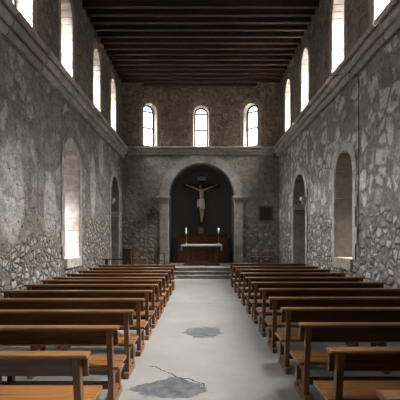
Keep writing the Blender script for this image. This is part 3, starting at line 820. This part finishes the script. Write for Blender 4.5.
# ------------------------------------------------------------------ furniture at the altar end
def at(px, d): return (px-200.7)*d/400
def chair(name, label, loc, rz, w, d, hs, ht, frame, slat, group, rounded=False):
    """origin on the floor under the seat centre; back at +y side"""
    r = thing(name, label, 'chair', loc, rz, group)
    bm = B(); box(bm, -w/2, w/2, -d/2, d/2, hs-.03, hs, .008); obj('seat', bm, slat if not rounded else 'rush', r)
    for sx in (-1, 1):
        bm = B(); box(bm, sx*(w/2-.02)-.017, sx*(w/2-.02)+.017, -d/2+.005, -d/2+.04, 0, hs-.03, .004); obj('front_leg', bm, frame, r)
        bm = B()
        tube(bm, [(sx*(w/2-.02), d/2-.02, 0), (sx*(w/2-.02), d/2-.02, hs), (sx*(w/2-.02), d/2+.03, ht-.02)], .019, 8); obj('back_post', bm, frame, r)
    for sy in (-1, 1):
        bm = B(); box(bm, -w/2+.03, w/2-.03, sy*(d/2-.022)-.01, sy*(d/2-.022)+.01, hs*.42, hs*.42+.03, .003); obj('stretcher', bm, frame, r)
    if rounded:
        bm = B(); ww = w/2-.025
        pf = arch_profile(ww, hs+.20, ht-.12, 14, .13)
        hexa(bm, [Vector((p[0], d/2+.0, p[1])) for p in pf], [Vector((p[0], d/2+.035, p[1])) for p in pf]); obj('back_pad', bm, 'rush', r)
        bm = B(); tube(bm, [(p[0]*1.05, d/2+.02, p[1]) for p in pf[1:]+pf[:1]], .016, 8); obj('back_frame', bm, frame, r, True)
    else:
        for z, h in ((ht-.065, .065), (hs+.16, .04)):
            bm = B(); box(bm, -w/2+.01, w/2-.01, d/2+.012, d/2+.036, z, z+h, .006); obj('back_slat', bm, slat, r)
    return r
hl = 'side by side chairs left of the arch'
c1 = chair('chair', 'honey-coloured slat-back chair beside the black cabinet, left one of the pair', (at(135.3, 18.3), 18.3, SZ), PI, .36, .36, .40, .735, 'chair_wood', 'chair_wood', hl)
dup(c1, (at(143.6, 18.3), 18.3, SZ), PI, 'honey-coloured slat-back chair under the round fan, right one of the pair', hl)
hr_ = 'round-backed chairs on the right of the sanctuary'
c2 = chair('chair', 'dark chair with a rounded pale back pad right of the arch, nearer the arch', (at(255.3, 19.3), 19.3, SZ), 0, .38, .38, .43, .80, 'red_wood', 'rush', hr_, True)
dup(c2, (at(267, 19.3), 19.3, SZ), 0, 'dark chair with rounded pale back pad, the one nearer the corner', hr_)
# kneeling stool by the left pillar
st = thing('stool', 'small dark wooden stool against the left pillar of the great arch', 'stool', (at(161, 19.5), 19.5, SZ))
bm = B(); box(bm, -.20, .20, -.14, .14, .55, .585, .008); obj('seat', bm, 'red_wood', st)
for x in (-.17, .17):
    for y in (-.11, .11):
        bm = B(); box(bm, x-.02, x+.02, y-.02, y+.02, 0, .55, .004); obj('leg', bm, 'red_wood', st)
for y in (-.11, .11):
    bm = B(); box(bm, -.15, .15, y-.012, y+.012, .18, .22); obj('stretcher', bm, 'red_wood', st)
# black cabinet
cb = thing('speaker_cabinet', 'black box-shaped cabinet standing in the left corner behind the chairs', 'cabinet', (at(128.6, 19.45), 19.45, SZ))
bm = B(); box(bm, -.24, .24, -.22, .22, .03, .78, .015); obj('body', bm, 'black', cb)
bm = B(); box(bm, -.20, .20, -.232, -.215, .08, .73, .01); obj('front_grille', bm, 'iron', cb)
for x in (-.19, .19):
    bm = B(); lathe(bm, [(.03, 0), (.03, .03)], x, -.16, 10); lathe(bm, [(.03, 0), (.03, .03)], x, .16, 10); obj('foot', bm, 'black', cb)
# narrow table beside the left wall
tb2 = thing('side_table', 'long narrow wooden table by the left wall beyond the front pew', 'table', (at(117, 15.3), 15.3, 0))
bm = B(); box(bm, -.54, .54, -.2, .2, .905, .935, .008); obj('tabletop', bm, 'pew', tb2)
bm = B(); box(bm, -.40, .40, -.012, .012, .62, .70, .004); obj('stretcher', bm, 'pew', tb2)
for x in (-.40, .40):
    bm = B(); box(bm, x-.022, x+.022, -.15, .15, 0.05, .905, .005); box(bm, x-.035, x+.035, -.19, .19, 0, .05, .006); obj('leg', bm, 'pew', tb2)
# wall fan
fx, fz = at(152.5, 19.75), 1.73+(238-214.3)*19.75/400
fn = thing('wall_fan', 'round dark caged fan fixed to the rough stone wall left of the arch', 'wall fan', (fx, D-.02, fz))
bm = B(); box(bm, -.06, .06, -.10, .015, -.07, .07, .01); tube(bm, [(0, -.08, 0), (0, -.16, 0)], .03, 10); obj('bracket', bm, 'fan_metal', fn)
bm = B(); tube(bm, [(0, -.15, 0), (0, -.24, 0)], .07, 16); obj('motor', bm, 'fan_metal', fn)
bm = B()
for rr, yy in ((.33, -.24), (.33, -.20), (.24, -.285), (.24, -.165), (.14, -.30), (.06, -.305)):
    tube(bm, [(rr*math.cos(a), yy, rr*math.sin(a)) for a in [2*PI*q/32 for q in range(33)]], .006, 5, False)
for k in range(30):
    a = 2*PI*k/30
    tube(bm, [(q*math.cos(a), yy, q*math.sin(a)) for q, yy in ((.05, -.305), (.14, -.30), (.24, -.285), (.33, -.24), (.33, -.20), (.24, -.165), (.08, -.155))], .0045, 4)
obj('cage', bm, 'fan_metal', fn)
for k in range(4):
    a = 2*PI*k/4+.4; bm = B()
    q = []
    for rr, w_ in ((.03, -.3), (.28, -.28), (.28, .28), (.03, .5)):
        q.append((rr*math.cos(a+w_), -.25+.04*(w_ > 0)-.02, rr*math.sin(a+w_)))
    hexa(bm, [Vector(p) for p in q], [Vector(p)+Vector((0, .004, 0)) for p in q]); obj('blade', bm, 'fan_blade', fn)
# plaque
px_, pz_ = at(265.8, 19.95), 1.73+(238-213.6)*19.95/400
pq = thing('wall_plaque', 'square dark plaque in a stone frame on the wall right of the arch', 'plaque', (px_, D, pz_))
bm = B(); box(bm, -.30, .30, -.05, .01, -.32, .32, .01); obj('panel', bm, 'plaque', pq)
bm = B()
for a in ((-.38, .38, .32, .40), (-.38, .38, -.40, -.32), (-.38, -.30, -.32, .32), (.30, .38, -.32, .32)):
    box(bm, a[0], a[1], -.035, .01, a[2], a[3], .008)
obj('frame', bm, 'plaque_f', pq)
bm = B(); lathe(bm, [(.06, 0), (.05, .03), (.0, .04)], 0, 0, 14)
for v in bm.verts: v.co = Vector((v.co.x, -v.co.z, v.co.y*1.25))
wb = obj('wall_button', bm, 'ceramic', None, True); wb.location = (at(266, 20), D-.0, 1.73+(238-202.8)*20/400)
tag(wb, 'small pale oval fitting on the wall above the square plaque', 'wall fitting')
# cable down the right wall
bm = B(); yy = 9.9
pts = [(W-.02, yy+1.3, ZC1+.02), (W-.33, yy+1.25, ZC1+.02), (W-.348, yy+1.15, ZC1-.02), (W-.345, yy+1.0, ZC1-.10), (W-.27, yy+.75, ZC0+.26), (W-.26, yy+.55, ZC0+.22), (W-.17, yy+.3, ZC0+.17), (W-.11, yy+.1, ZC0+.03), (W-.03, yy, ZC0-.08)]
z = ZC0-.2
while z > 1.3: pts.append((W-.022, yy+.006*math.sin(z*3), z)); z -= .25
tube(bm, pts, .010, 6)
tag(obj('cable', bm, 'black'), 'thin black cable running over the cornice and down the right wall', 'cable')

# ------------------------------------------------------------------ world: pale hazy sky, brighter on the right
w = bpy.data.worlds.new('sky'); S.world = w; w.use_nodes = True
t = NT(w.node_tree); bg = next(n for n in t.n if n.type == 'BACKGROUND')
co = t.new('ShaderNodeTexCoord').outputs['Generated']
nv_ = t.new('ShaderNodeVectorMath', operation='NORMALIZE'); t.link(co, nv_.inputs[0])
dt = t.new('ShaderNodeVectorMath', operation='DOT_PRODUCT'); t.link(nv_.outputs[0], dt.inputs[0]); dt.inputs[1].default_value = Vector((.50, -.06, .85)).normalized()
lobe = t.math('POWER', t.math('MAXIMUM', dt.outputs['Value'], 0), 45)
sp = t.new('ShaderNodeSeparateXYZ'); t.link(nv_.outputs[0], sp.inputs[0])
up = t.step(sp.outputs[2], -.15, .05)
zen = t.step(sp.outputs[2], .30, .60)
st_ = t.math('ADD', t.math('MULTIPLY', up, 1.7), .4)
st_ = t.math('ADD', st_, t.math('MULTIPLY', zen, 27))
st_ = t.math('ADD', st_, t.math('MULTIPLY', lobe, 520))
t.link(t.mix(zen, (.96, .98, 1.0), (1.0, .95, .89)), bg.inputs[0])
t.link(st_, bg.inputs[1])

# ------------------------------------------------------------------ camera
cd = bpy.data.cameras.new('camera'); cam = bpy.data.objects.new('camera', cd); COL.objects.link(cam)
cam.location = (0, 0, 1.73); cam.rotation_euler = (PI/2, 0, 0)
cd.sensor_width = 36; cd.sensor_fit = 'HORIZONTAL'; cd.lens = 36; cd.shift_x = -.00175; cd.shift_y = .095
cd.clip_start = .05; cd.clip_end = 200
S.camera = cam
S.view_settings.view_transform = 'Standard'; S.view_settings.look = 'None'
S.view_settings.gamma = 1; S.view_settings.use_curve_mapping = False
S.view_settings.exposure = 1.72
